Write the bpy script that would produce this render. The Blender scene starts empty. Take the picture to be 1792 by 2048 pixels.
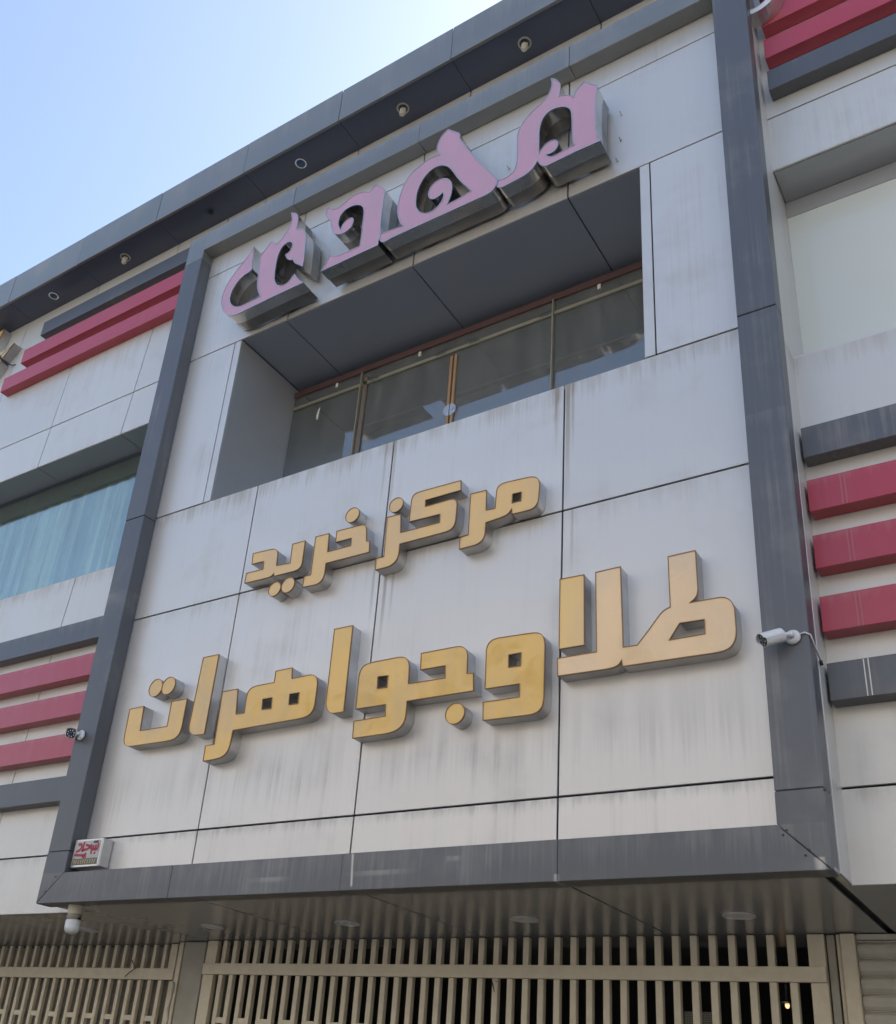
import bpy, bmesh, math, random
from mathutils import Vector, Matrix
from mathutils.geometry import tessellate_polygon
random.seed(7)
R = math.radians
scene = bpy.context.scene
COL = scene.collection

# ---------------------------------------------------------------- camera
cam_d = bpy.data.cameras.new("camera"); cam = bpy.data.objects.new("camera", cam_d); COL.objects.link(cam)
RT = Vector((0.82755, 0.55462, 0.08691)); DN = Vector((-0.18234, 0.41197, -0.89277)); FW = Vector((-0.53095, 0.72297, 0.44206))
m = Matrix((RT, -DN, -FW)).transposed().to_4x4(); m.translation = Vector((0, -7.0, 1.6)); cam.matrix_world = m
cam_d.sensor_fit = 'HORIZONTAL'; cam_d.sensor_width = 36.0
cam_d.lens = 2162.14/1920*36.0
cam_d.shift_x = 110.66/1920; cam_d.shift_y = 207.23/1920
cam_d.clip_end = 2000; cam_d.clip_start = .05
scene.camera = cam
scene.render.resolution_x = 896; scene.render.resolution_y = 1024

# ---------------------------------------------------------------- sky, sun, exposure
SUN_AZ, SUN_EL = R(22), R(44)          # behind the building, to the right
world = bpy.data.worlds.new("World"); scene.world = world; world.use_nodes = True
wt = world.node_tree; wt.nodes.clear()
sky = wt.nodes.new('ShaderNodeTexSky'); sky.sky_type = 'NISHITA'; sky.sun_disc = False
sky.sun_elevation = SUN_EL; sky.sun_rotation = SUN_AZ; sky.air_density = 1.0; sky.dust_density = 2.2; sky.ozone_density = 0.0
bg = wt.nodes.new('ShaderNodeBackground'); bg.inputs['Strength'].default_value = 0.15
wo = wt.nodes.new('ShaderNodeOutputWorld')
wt.links.new(sky.outputs[0], bg.inputs[0]); wt.links.new(bg.outputs[0], wo.inputs[0])
sd = Vector((math.sin(SUN_AZ)*math.cos(SUN_EL), math.cos(SUN_AZ)*math.cos(SUN_EL), math.sin(SUN_EL)))
sl = bpy.data.lights.new("sun", 'SUN'); sl.energy = 4.0; sl.angle = R(.53); sl.color = (1, .95, .87)
so = bpy.data.objects.new("sun", sl); COL.objects.link(so); so.rotation_euler = sd.to_track_quat('Z', 'Y').to_euler(); so.location = (10, 20, 30)
vs = scene.view_settings; vs.view_transform = 'Standard'; vs.look = 'None'; vs.exposure = 1.28; vs.gamma = 1.0; vs.use_curve_mapping = False

scene.render.engine = 'CYCLES'; scene.cycles.max_bounces = 4; scene.cycles.diffuse_bounces = 3; scene.cycles.glossy_bounces = 3; scene.cycles.transparent_max_bounces = 6

# ---------------------------------------------------------------- material helpers
class T:
    def __init__(s, name):
        s.m = bpy.data.materials.new(name); s.m.use_nodes = True; s.t = s.m.node_tree; s.t.nodes.clear()
        s.out = s.n('ShaderNodeOutputMaterial')
    def n(s, typ, **kw):
        nd = s.t.nodes.new(typ)
        for k, v in kw.items(): setattr(nd, k, v)
        return nd
    def l(s, a, b): s.t.links.new(a, b)
    def set(s, nd, key, v):
        if hasattr(v, 'is_output'): s.l(v, nd.inputs[key])
        else: nd.inputs[key].default_value = v
    def pos(s): return s.n('ShaderNodeNewGeometry').outputs['Position']
    def vmul(s, v, k):
        nd = s.n('ShaderNodeVectorMath', operation='MULTIPLY'); s.l(v, nd.inputs[0]); nd.inputs[1].default_value = k; return nd.outputs[0]
    def noise(s, v, scale=1, detail=4, rough=.55):
        nd = s.n('ShaderNodeTexNoise'); s.l(v, nd.inputs['Vector']); nd.inputs['Scale'].default_value = scale
        nd.inputs['Detail'].default_value = detail; nd.inputs['Roughness'].default_value = rough; return nd.outputs['Fac']
    def math(s, op, a, b=0.0, clamp=False):
        nd = s.n('ShaderNodeMath', operation=op); nd.use_clamp = clamp; s.set(nd, 0, a); s.set(nd, 1, b); return nd.outputs[0]
    def ramp(s, v, a, b, c=0., d=1.):
        nd = s.n('ShaderNodeMapRange'); nd.interpolation_type = 'SMOOTHSTEP'; s.l(v, nd.inputs[0])
        for i, x in enumerate((a, b, c, d)): nd.inputs[i+1].default_value = x
        return nd.outputs[0]
    def mix(s, f, a, b):
        nd = s.n('ShaderNodeMix', data_type='RGBA'); s.set(nd, 0, f)
        for i, x in ((6, a), (7, b)):
            if hasattr(x, 'is_output'): s.l(x, nd.inputs[i])
            else: nd.inputs[i].default_value = (*x, 1) if len(x) == 3 else x
        return nd.outputs[2]
    def sep(s, v):
        nd = s.n('ShaderNodeSeparateXYZ'); s.l(v, nd.inputs[0]); return nd.outputs
    def bump(s, h, strength=.1, dist=.01):
        nd = s.n('ShaderNodeBump'); s.l(h, nd.inputs['Height']); nd.inputs['Strength'].default_value = strength; nd.inputs['Distance'].default_value = dist; return nd.outputs[0]
    def pbr(s, col, rough=.5, metal=0., normal=None, **kw):
        b = s.n('ShaderNodeBsdfPrincipled')
        if hasattr(col, 'is_output'): s.l(col, b.inputs['Base Color'])
        else: b.inputs['Base Color'].default_value = (*col, 1)
        s.set(b, 'Roughness', rough); s.set(b, 'Metallic', metal)
        if normal: s.l(normal, b.inputs['Normal'])
        for k, v in kw.items(): s.set(b, k, v)
        s.l(b.outputs[0], s.out.inputs[0]); return s.m

def clad(name, base, dirt, rough=.36, metal=.55, streak=.35, stains=(), var=.06, drips=(), seams=(), ior=1.5, relief=1., blotch=.25):
    """coated metal cladding: rain streaks, dust blotches, slight sheet warp
    stains/drips = (x, z_top, z_bottom, width, strength); seams = (z_top, run length, strength): dirt washed out of a joint or ledge"""
    t = T(name); p = t.pos(); X = t.sep(p)
    s1 = t.noise(t.vmul(p, (7, 7, .28)), 1, 3, .62); s2 = t.noise(t.vmul(p, (30, 30, .55)), 1, 3, .65); bl = t.noise(p, 1.1, 4, .62)
    st = t.math('MULTIPLY', t.ramp(t.math('ADD', t.math('MULTIPLY', s1, .45), t.math('MULTIPLY', s2, .55)), .47, .66), t.ramp(bl, .35, .68, .1, 1.))
    rnd = t.n('ShaderNodeObjectInfo').outputs['Random']
    f = t.math('MULTIPLY', st, t.math('MULTIPLY', t.math('ADD', t.math('MULTIPLY', rnd, 1.3), .2), streak))
    f = t.math('ADD', f, t.ramp(bl, .5, .78, 0., blotch))
    for (zt, ln, k, *soft) in seams:
        sf = soft[0] if soft else .004
        run = t.math('MULTIPLY', s2, ln*1.7)
        dz = t.math('SUBTRACT', zt, X[2])
        m = t.math('MULTIPLY', t.ramp(t.math('SUBTRACT', dz, run), -ln*.8, 0., 1., 0.), t.ramp(dz, -sf, sf))
        f = t.math('ADD', f, t.math('MULTIPLY', t.math('MULTIPLY', m, k), t.ramp(s1, .35, .6, .15, 1.)))
    for (x, zt, zb, w, k) in stains:
        dx = t.math('ABSOLUTE', t.math('SUBTRACT', t.math('ADD', X[0], t.math('MULTIPLY', bl, .03)), x))
        m1 = t.ramp(t.math('SUBTRACT', dx, t.math('MULTIPLY', s2, w*1.1)), -w*.25, w*.12, 1., 0.)
        m2 = t.math('MULTIPLY', t.ramp(X[2], zb, zb+(zt-zb)*.8, 0., 1.), t.ramp(X[2], zt, zt+.02, 1., 0.))
        f = t.math('ADD', f, t.math('MULTIPLY', t.math('MULTIPLY', m1, m2), k))
    f = t.math('ADD', f, 0., True)
    bv = t.n('ShaderNodeHueSaturation'); bv.inputs['Color'].default_value = (*base, 1)
    t.l(t.math('ADD', t.math('MULTIPLY', rnd, var), 1-var/2), bv.inputs['Value'])
    col = t.mix(f, bv.outputs[0], dirt)
    for (x, zt, zb, w, k) in drips:
        dx = t.math('ABSOLUTE', t.math('SUBTRACT', t.math('ADD', X[0], t.math('MULTIPLY', t.math('SUBTRACT', X[2], zb), .06)), x))
        m1 = t.math('MULTIPLY', t.ramp(t.math('ADD', dx, t.math('MULTIPLY', s2, w)), w*.6, w*1.5, 1., 0.), t.ramp(X[2], zb, zb+.03))
        m1 = t.math('MULTIPLY', t.math('MULTIPLY', m1, t.ramp(X[2], zt-.01, zt, 1., 0.)), t.ramp(s1, .3, .5))
        col = t.mix(t.math('MULTIPLY', m1, k), col, (.62, .58, .52))
    ro = t.math('ADD', t.math('MULTIPLY', f, .3), t.math('ADD', rough-.05, t.math('MULTIPLY', s1, .1)))
    nb = t.bump(t.noise(p, 1.3, 2, .5), .14*relief, .05)
    return t.pbr(col, ro, metal, nb, IOR=ior)

SILVER = clad('silver_composite', (.655, .632, .60), (.35, .32, .28), .36, .42, .18,
    stains=((-3.35, 7.93, 6.35, .05, .75), (-3.47, 7.93, 7.0, .035, .5), (-3.30, 7.93, 6.9, .03, .5), (-5.34, 7.93, 6.7, .035, .45), (-5.46, 7.93, 6.9, .03, .4), (-5.29, 6.5, 5.3, .04, .75), (-5.20, 6.5, 5.6, .03, .5), (-5.44, 6.5, 5.6, .03, .5),
            (-3.30, 6.5, 5.7, .03, .4)),
    seams=((7.93, .30, .5), (6.50, .25, .2), (3.872, .12, .4), (4.55, .62, .30, .45)))
SILVER_W = clad('silver_composite_wing', (.64, .618, .58), (.37, .335, .28), .40, .32, .18, seams=((7.66, .3, .4), (3.84, .15, .3), (9.99, .1, .2)), blotch=.2)
DARK = clad('anthracite_composite', (.113, .117, .128), (.27, .26, .245), .38, .25, .45, var=.12, seams=((3.49, .25, .35), (6.83, .2, .25), (12.64, .3, .5), (14.17, .5, .35)), blotch=.45,
    drips=((-5.18, 3.49, 3.2, .018, .9), (-3.31, 3.24, 3.16, .03, .6), (-1.47, 3.27, 3.17, .045, .8), (-4.2, 3.42, 3.36, .10, .25), (-6.1, 3.33, 3.27, .3, .22), (-4.9, 3.34, 3.28, .4, .22)))
DARK_LIT = clad('sky_lit_grey_composite', (.215, .222, .222), (.34, .325, .30), .33, .35, .45, var=.10, seams=((12.66, .2, .4), (14.18, .5, .35)), blotch=.35)  # lighter copy of the anthracite; sky reflection near the top put into the colour
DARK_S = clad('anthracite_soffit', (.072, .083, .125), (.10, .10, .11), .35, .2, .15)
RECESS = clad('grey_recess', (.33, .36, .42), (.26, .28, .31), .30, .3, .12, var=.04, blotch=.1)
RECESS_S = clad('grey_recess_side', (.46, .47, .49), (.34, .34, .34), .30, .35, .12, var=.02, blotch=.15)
RED = clad('crimson_composite', (.43, .045, .075), (.46, .28, .26), .30, .0, .09, var=.06, ior=1.55, seams=((6.33, .12, .25), (5.82, .12, .25), (5.29, .12, .25)), blotch=.06)

def simple(name, col, rough=.5, metal=0., noise_amt=.12, scale=14, dark=None, bump=.0, **kw):
    t = T(name); p = t.pos(); n = t.noise(p, scale, 5, .6)
    c = t.mix(t.ramp(n, .3, .75, 0., noise_amt), col, dark or tuple(x*.45 for x in col))
    return t.pbr(c, t.math('ADD', t.math('MULTIPLY', n, .12), rough-.06), metal, t.bump(n, bump, .004) if bump else None, **kw)

SOFFIT = simple('grey_soffit', (.40, .405, .415), .22, .35, .15, 1.2, (.30, .30, .29))
def acrylic(name, col, dusty, rough=.10):
    t = T(name); p = t.pos(); n = t.noise(t.vmul(p, (3, 3, 1.2)), 1, 5, .6); g = t.noise(p, 30, 3, .6)
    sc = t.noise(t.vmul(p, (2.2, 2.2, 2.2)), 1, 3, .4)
    arc = t.ramp(t.math('ABSOLUTE', t.math('SUBTRACT', sc, .58)), 0., .012, .35, 0.)  # faint curved glare, painted into the face colour
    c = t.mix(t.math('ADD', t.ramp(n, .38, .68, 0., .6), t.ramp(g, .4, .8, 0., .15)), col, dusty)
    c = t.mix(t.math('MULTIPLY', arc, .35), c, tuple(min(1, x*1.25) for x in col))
    return t.pbr(c, rough, 0., t.bump(t.noise(p, 3.2, 2, .4), .30, .03), IOR=1.65)
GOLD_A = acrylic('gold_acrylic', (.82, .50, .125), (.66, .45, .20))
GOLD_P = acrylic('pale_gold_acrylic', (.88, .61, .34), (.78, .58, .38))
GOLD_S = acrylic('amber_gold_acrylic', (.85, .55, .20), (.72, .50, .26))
PINK_M = acrylic('pink_acrylic', (.57, .315, .41), (.48, .32, .37), .2)
def steel(name, col, rough, dirt=.35):
    t = T(name); p = t.pos(); n = t.noise(t.vmul(p, (1.6, 1.6, 2.6)), 1, 3, .5); f = t.ramp(n, .38, .8, 0., dirt)
    c = t.mix(f, col, (.12, .10, .08)); return t.pbr(c, t.math('ADD', t.math('MULTIPLY', f, .5), rough), 1.0, t.bump(t.noise(p, 2.4, 2), .12, .03))
STEEL = steel('polished_steel', (.68, .66, .63), .17, .35)
DKSTEEL = steel('dark_steel', (.34, .33, .31), .30, .5)
BRUSHED = steel('satin_steel', (.60, .60, .60), .36, .35)
TRIM = simple('bronze_trim', (.30, .17, .075), .4, .2)
TRIM_S = simple('steel_trim', (.55, .55, .57), .3, .9)
GATE = simple('beige_gate_paint', (.78, .695, .525), .40, 0., .3, 7, (.52, .43, .30), .03)
GATE_D = simple('dusty_gate_plate', (.30, .27, .225), .6, 0., .3, 12)
PILASTER = simple('grey_beige_paint', (.46, .435, .365), .55, 0., .25, 6)
SHUT = simple('cream_shutter', (.62, .585, .50), .4, 0., .2, 10, (.34, .30, .24))
RUBBER = simple('joint_black', (.025, .025, .028), .8)
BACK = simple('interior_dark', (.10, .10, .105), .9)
BLACK = simple('black_plastic', (.012, .012, .014), .25)
WHITE = simple('white_plastic', (.74, .74, .74), .35, 0., .15, 20, (.5, .5, .48))
LAMPW = simple('lamp_cream', (.62, .58, .46), .35)
LENS = simple('lens_blue', (.03, .07, .16), .08)
CHROME = simple('chrome', (.7, .7, .7), .15, 1.0)
BROWN = simple('red_brown_frame', (.12, .065, .062), .5)
BRASS = simple('orange_edge', (.38, .22, .11), .45)
OLIVE = simple('pale_rail', (.27, .255, .19), .5)
ROOF = simple('roof_concrete', (.25, .24, .22), .9)
TAPE = simple('white_tape', (.72, .70, .62), .5)

def glass(name, tint, refl, rough=.0, dust_haze0=.01, dust_haze1=.12):
    t = T(name); tr = t.n('ShaderNodeBsdfTransparent'); tr.inputs[0].default_value = (*tint, 1)
    gl = t.n('ShaderNodeBsdfGlossy'); gl.inputs[0].default_value = (.95, .97, 1, 1); gl.inputs['Roughness'].default_value = rough
    p = t.pos(); n = t.noise(t.vmul(p, (1, 1, 1)), 1.1, 2); t.l(t.bump(n, .03, .02), gl.inputs['Normal'])
    df = t.n('ShaderNodeBsdfDiffuse'); df.inputs[0].default_value = (.34, .345, .33, 1)
    dust = t.ramp(t.noise(t.vmul(p, (5, 5, .8)), 1, 5, .65), .35, .8, dust_haze0, dust_haze1)  # dust, plus the interior's grey haze painted onto the bay panes
    mx = t.n('ShaderNodeMixShader'); fr = t.n('ShaderNodeLayerWeight'); fr.inputs[0].default_value = .35
    t.l(t.math('ADD', t.math('MULTIPLY', fr.outputs['Fresnel'], .6), refl, True), mx.inputs[0]); t.l(tr.outputs[0], mx.inputs[1]); t.l(gl.outputs[0], mx.inputs[2])
    m2 = t.n('ShaderNodeMixShader'); t.l(dust, m2.inputs[0]); t.l(mx.outputs[0], m2.inputs[1]); t.l(df.outputs[0], m2.inputs[2])
    t.l(m2.outputs[0], t.out.inputs[0]); return t.m
GLASS_C = glass('grey_glass', (.66, .68, .66), .13, dust_haze0=.20, dust_haze1=.36)  # dust set high, also painting the interior's grey haze onto the panes
GLASS_L = glass('teal_glass', (.86, .94, .90), .035, dust_haze0=.02, dust_haze1=.10)
GLASS_R = simple('back_painted_glass', (.66, .68, .63), .07, 0., .08, 1.2, (.5, .54, .5), 0.)
def cloth(name, col):
    t = T(name); p = t.pos(); n2 = t.noise(t.vmul(p, (22, 22, .15)), 1, 2); n = t.noise(t.vmul(p, (3.4, 3.4, .08)), 1, 4, .62); return t.pbr(t.mix(t.ramp(t.math('ADD', t.math('MULTIPLY', n, .7), t.math('MULTIPLY', n2, .3)), .42, .58, 0., .95), col, tuple(x*.42 for x in col)), .9, 0.)  # darker vertical stripes paint the shade of the folds into the cloth
CURTAIN = cloth('teal_curtain', (.90, .88, .80)); BLIND = cloth('white_blind', (.74, .77, .74))
def perf():
    t = T('perforated_sheet'); p = t.pos(); v = t.n('ShaderNodeTexVoronoi'); t.l(p, v.inputs['Vector']); v.inputs['Scale'].default_value = 70; v.inputs['Randomness'].default_value = 0
    h = t.ramp(v.outputs['Distance'], .28, .34, 0., 1.); return t.pbr(t.mix(h, (.02, .02, .02), (.30, .275, .23)), .55)
PERF = perf()
def bulbmat():
    t = T('lit_bulb'); e = t.n('ShaderNodeEmission'); e.inputs[0].default_value = (1, .62, .28, 1); e.inputs[1].default_value = .8; t.l(e.outputs[0], t.out.inputs[0]); return t.m
LIT = bulbmat()

# ---------------------------------------------------------------- object helpers
def obj(name, me, mat, parent=None):
    o = bpy.data.objects.new(name, me); COL.objects.link(o)
    if mat and not me.materials: me.materials.append(mat)
    if parent:
        o.parent = parent
        if parent.parent is None and parent.type == 'EMPTY': o.location = -parent.location
    return o
def thing(name, label, cat, loc=(0, 0, 0), group=None):
    o = bpy.data.objects.new(name, None); COL.objects.link(o); o.location = loc; o.empty_display_size = .1
    o['label'] = label; o['category'] = cat
    if group: o['group'] = group
    return o
def tag(o, label, cat, group=None):
    o['label'] = label; o['category'] = cat
    if group: o['group'] = group
def bm_mesh(name, bm, smooth=False):
    bmesh.ops.recalc_face_normals(bm, faces=bm.faces)
    me = bpy.data.meshes.new(name); bm.to_mesh(me); bm.free()
    if smooth:
        for p in me.polygons: p.use_smooth = True
    return me
def hexa(bm, pts):
    """8 points: bottom ring 4, top ring 4"""
    v = [bm.verts.new(p) for p in pts]
    for f in ((3, 2, 1, 0), (4, 5, 6, 7), (0, 1, 5, 4), (1, 2, 6, 5), (2, 3, 7, 6), (3, 0, 4, 7)): bm.faces.new([v[i] for i in f])
    return v
def add_box(bm, x0, x1, y0, y1, z0, z1):
    return hexa(bm, [(x0, y0, z0), (x1, y0, z0), (x1, y1, z0), (x0, y1, z0), (x0, y0, z1), (x1, y0, z1), (x1, y1, z1), (x0, y1, z1)])
def bev(bm, w):
    if w: bmesh.ops.bevel(bm, geom=bm.edges[:], offset=w, segments=1, profile=.5, affect='EDGES')
def box(name, x0, x1, y0, y1, z0, z1, mat, parent=None, bevel=.003):
    bm = bmesh.new(); add_box(bm, x0, x1, y0, y1, z0, z1); bev(bm, bevel); return obj(name, bm_mesh(name, bm), mat, parent)
def quadbox(name, q, y0, y1, mat, parent=None, bevel=.003):
    """q: four (x, z) corners BL, BR, TR, TL; extruded from y0 (front) to y1"""
    bm = bmesh.new(); hexa(bm, [(q[0][0], y0, q[0][1]), (q[1][0], y0, q[1][1]), (q[1][0], y1, q[1][1]), (q[0][0], y1, q[0][1]),
                               (q[3][0], y0, q[3][1]), (q[2][0], y0, q[2][1]), (q[2][0], y1, q[2][1]), (q[3][0], y1, q[3][1])])
    bev(bm, bevel); return obj(name, bm_mesh(name, bm), mat, parent)
def frame_of(d):
    d = Vector(d).normalized(); u = d.orthogonal().normalized(); return d, u, d.cross(u)
def tube(bm, pts, r, seg=12, caps=True, up=None):
    """swept tube through pts (radius scalar or list)"""
    pts = [Vector(p) for p in pts]; rings = []; u = None
    for i, p in enumerate(pts):
        d = (pts[min(i+1, len(pts)-1)]-pts[max(i-1, 0)]).normalized()
        if u is None: u = Vector(up) if up else d.orthogonal()
        u = (u-d*u.dot(d)).normalized(); w = d.cross(u); rr = r[i] if isinstance(r, (list, tuple)) else r
        rings.append([bm.verts.new(p+(u*math.cos(2*math.pi*k/seg)+w*math.sin(2*math.pi*k/seg))*rr) for k in range(seg)])
    for a, b in zip(rings, rings[1:]):
        for k in range(seg): bm.faces.new((a[k], a[(k+1) % seg], b[(k+1) % seg], b[k]))
    if caps: bm.faces.new(rings[0][::-1]); bm.faces.new(rings[-1])
def tube_obj(name, pts, r, mat, parent=None, seg=12, smooth=True, up=None):
    bm = bmesh.new(); tube(bm, pts, r, seg, up=up); me = bm_mesh(name, bm)
    if smooth:
        for p in me.polygons: p.use_smooth = len(p.vertices) == 4
    return obj(name, me, mat, parent)
def ring_obj(name, c, axis, ro, ri, h, mat, parent=None, seg=28):
    """flat annulus with thickness h along axis"""
    d, u, w = frame_of(axis); c = Vector(c); bm = bmesh.new(); L = []
    for (r_, k) in ((ro, 0), (ro, h), (ri, h), (ri, 0)):
        L.append([bm.verts.new(c+d*k+(u*math.cos(2*math.pi*i/seg)+w*math.sin(2*math.pi*i/seg))*r_) for i in range(seg)])
    for a, b in zip(L, L[1:]+L[:1]):
        for i in range(seg): bm.faces.new((a[i], a[(i+1) % seg], b[(i+1) % seg], b[i]))
    return obj(name, bm_mesh(name, bm), mat, parent)

# ---------------------------------------------------------------- ground, street
def sheet(name, x0, x1, y0, y1, z, mat, kind='structure'):
    bm = bmesh.new(); bm.faces.new([bm.verts.new(p) for p in ((x0, y0, z), (x1, y0, z), (x1, y1, z), (x0, y1, z))])
    o = obj(name, bm_mesh(name, bm), mat); o['kind'] = kind; return o
GROUND = simple('pale_ground', (.13, .115, .095), .9, 0., .3, .6)
ASPH = simple('asphalt', (.045, .044, .043), .9, 0., .4, 20)
PAVE = simple('pavement_stone', (.085, .08, .075), .8, 0., .25, 5)
sheet('ground', -400, 400, -400, 400, -.14, GROUND)
sheet('road', -120, 120, -16, -5.2, -.12, ASPH)
pv = box('pavement', -60, 60, -5, 12, -.13, 0, PAVE, None, 0); pv['kind'] = 'structure'
kb = box('kerb', -60, 60, -5.15, -5.004, -.13, .004, simple('kerb_stone', (.36, .34, .30), .8), None, .01); kb['kind'] = 'structure'

# far side of the street, added unseen behind the viewer for warm fill: sunlit, it lights the shaded front and shows in the glass
def unseen_far_house(x0, x1, h, col, label):
    t = thing('unseen_street_house', label, 'building', ((x0+x1)/2, -20, 0), 'unseen houses across the street')
    mt = simple('unseen_house_wall_%d' % x0, col, .85, 0., .2, .8); box('wall', x0, x1, -30, -20, -.1, h, mt, t, 0); box('unseen_parapet', x0, x1, -20.15, -19.9, h, h+.5, mt, t, 0)  # wall and parapet of the added unseen house
    n = int((x1-x0)/3); bm = bmesh.new(); add_box(bm, -.7, .7, 0, .05, 0, 1.5); me = bm_mesh('window', bm); me.materials.append(BLACK)
    for k in range(n):
        for z in [4.2+3.1*j for j in range(int((h-4)/3.1))]:
            o = bpy.data.objects.new('window', me); COL.objects.link(o); o.parent = t; o.location = Vector((x0+(k+.5)*(x1-x0)/n, -19.99, z))-t.location  # window of the added unseen house
unseen_far_house(-48, -26, 14, (.43, .42, .405), 'unseen cream street house across the road, far left'); unseen_far_house(-25.5, -9, 17.5, (.42, .405, .385), 'unseen tall tan street house across the road, left of centre'); unseen_far_house(-8.5, 9, 13.5, (.46, .455, .44), 'unseen pale street house straight across the road'); unseen_far_house(9.5, 34, 16.5, (.44, .425, .405), 'unseen tan street house across the road, right')
# ---------------------------------------------------------------- the building
B = thing('shopping_building', 'silver clad shop building with dark framed bay, crimson bars and deep eave', 'building', (0, 0, 0))
YW = .30; YB = .15; ZS = 3.18; ZE = 13.56
XA = lambda z: -11.018+.0765*(z-4.43)

# shell: roof, back, sides, floors keep the rooms dark
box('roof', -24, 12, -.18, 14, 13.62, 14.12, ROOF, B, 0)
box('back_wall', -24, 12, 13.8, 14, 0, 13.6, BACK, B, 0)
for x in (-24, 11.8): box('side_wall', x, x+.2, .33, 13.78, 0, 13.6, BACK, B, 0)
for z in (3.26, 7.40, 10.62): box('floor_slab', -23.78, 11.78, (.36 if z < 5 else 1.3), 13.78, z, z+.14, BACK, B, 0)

def panel(x0, x1, z0, z1, y, mat, th=.022, g=.008, name='cladding_panel'):
    return box(name, x0+g, x1-g, y, y+th, z0+g, z1-g, mat, B, .0035)
def panel4(q, y, mat, th=.022, g=.008):
    (a, b, c, d) = q
    return quadbox('cladding_panel', [(a[0]+g, a[1]+g), (b[0]-g, b[1]+g), (c[0]-g, c[1]-g), (d[0]+g, d[1]-g)], y, y+th, mat, B, .0035)
# bay front
CX = [-9.16, -7.296, -5.385, -3.409, -1.46]
for z0, z1 in ((3.40, 3.88), (3.88, 6.508), (6.508, 7.932), (10.44, 11.958), (11.958, 12.5)):
    for a, b in zip(CX, CX[1:]): panel(a, b, z0, z1, 0, SILVER)
for a, b in ((-9.16, -8.186), (-8.186, -8.066), (-2.612, -2.5), (-2.5, -1.46)): panel(a, b, 7.932, 10.44, 0, SILVER, g=.008 if b != -8.066 and a != -2.612 else .006)
bk = lambda *a: box('joint_backing', *a, RUBBER, B, 0)
bk(-9.18, -1.44, .03, .05, 3.3, 7.9); bk(-9.18, -1.44, .03, .05, 10.47, 12.52); bk(-9.18, -8.10, .03, .05, 7.901, 10.469); bk(-2.58, -1.44, .03, .05, 7.901, 10.469)
# bay sides and cap
box('bay_side', -1.456, -1.392, .004, .80, 3.20, 12.60, SILVER_W, B); box('bay_side', -9.275, -9.21, .004, .80, 3.20, 12.60, SILVER_W, B)
box('bay_cap', -9.27, -1.40, .006, YW-.004, 12.605, 12.63, DARK, B)
# window recess of the bay
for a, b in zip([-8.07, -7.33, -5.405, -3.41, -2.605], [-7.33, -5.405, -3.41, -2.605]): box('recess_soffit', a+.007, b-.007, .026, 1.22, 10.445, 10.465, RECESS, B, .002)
box('recess_backing', -8.1, -2.58, .06, 1.3, 10.475, 10.6, RUBBER, B, 0)
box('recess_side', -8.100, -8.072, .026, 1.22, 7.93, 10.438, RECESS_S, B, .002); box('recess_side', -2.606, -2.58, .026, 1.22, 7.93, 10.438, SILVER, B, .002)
box('recess_sill', -8.068, -2.61, .026, 1.4, 7.90, 7.925, SILVER, B, .002)

# dark frame of the bay: leaning a touch, in sheet segments
def lerp(a, b, t): return a+(b-a)*t
LI = lambda z: lerp(-8.935, -9.022, (z-3.49)/8.85); LO = lambda z: lerp(-9.277, -9.362, (z-3.18)/9.5)
RI = lambda z: lerp(-1.719, -1.704, (z-3.49)/8.8); RO = lambda z: lerp(-1.402, -1.374, (z-3.18)/9.4)
YF = -.20
def post(IN, OUT, zs):
    for i, (a, b) in enumerate(zip(zs, zs[1:])):
        q = [(OUT(a), a+.002), (IN(a), a+.002), (IN(b), b-.002), (OUT(b), b-.002)]
        if i == 0: q[1] = (IN(a), 3.4935)
        if OUT(a) > IN(a): q = [q[1], q[0], q[3], q[2]]
        quadbox('frame_segment', q, YF+(.004 if i % 2 else 0), -.004, DARK_LIT if a > 12 else DARK, B, .006)
post(LI, LO, [ZS, 3.72, 7.87, 12.19, 12.675]); post(RI, RO, [ZS, 3.72, 7.875, 12.645])
xs = [LI(3.4)+.001, -7.34, -5.30, -3.308, RI(3.4)-.001]
for i, (a, b) in enumerate(zip(xs, xs[1:])): quadbox('frame_segment', [(a+.001 if i else LO(ZS)+.002, ZS), (b-.001 if i < 3 else RO(ZS)-.002, ZS), (b-.001, 3.492), (a+.001, 3.492)], YF-.001+.003*(i % 2), -.005, DARK, B, .005)
xs = [LI(12.5)+.001, -7.362, -5.35, -3.323, RI(12.5)-.001]
zi = lambda x: lerp(12.335, 12.278, (x+9.02)/7.3); zo = lambda x: lerp(12.675, 12.645, (x+9.02)/7.3)
for i, (a, b) in enumerate(zip(xs, xs[1:])): quadbox('frame_segment', [(a+.002, zi(a)), (b-.002, zi(b)), (b-.002, zo(b)), (a+.002, zo(a))], YF-.001+.003*(i % 2), -.005, DARK_LIT, B, .006)
for x, z in ((-1.66, 3.45), (-1.685, 3.42), (-1.53, 3.315), (-1.555, 3.28), (-1.40, 3.70), (-9.05, 3.45), (-9.17, 3.30)):
    tube_obj('rivet', [(x, YF-.004, z), (x, YF+.01, z)], .008, BLACK, B, 8)

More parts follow.
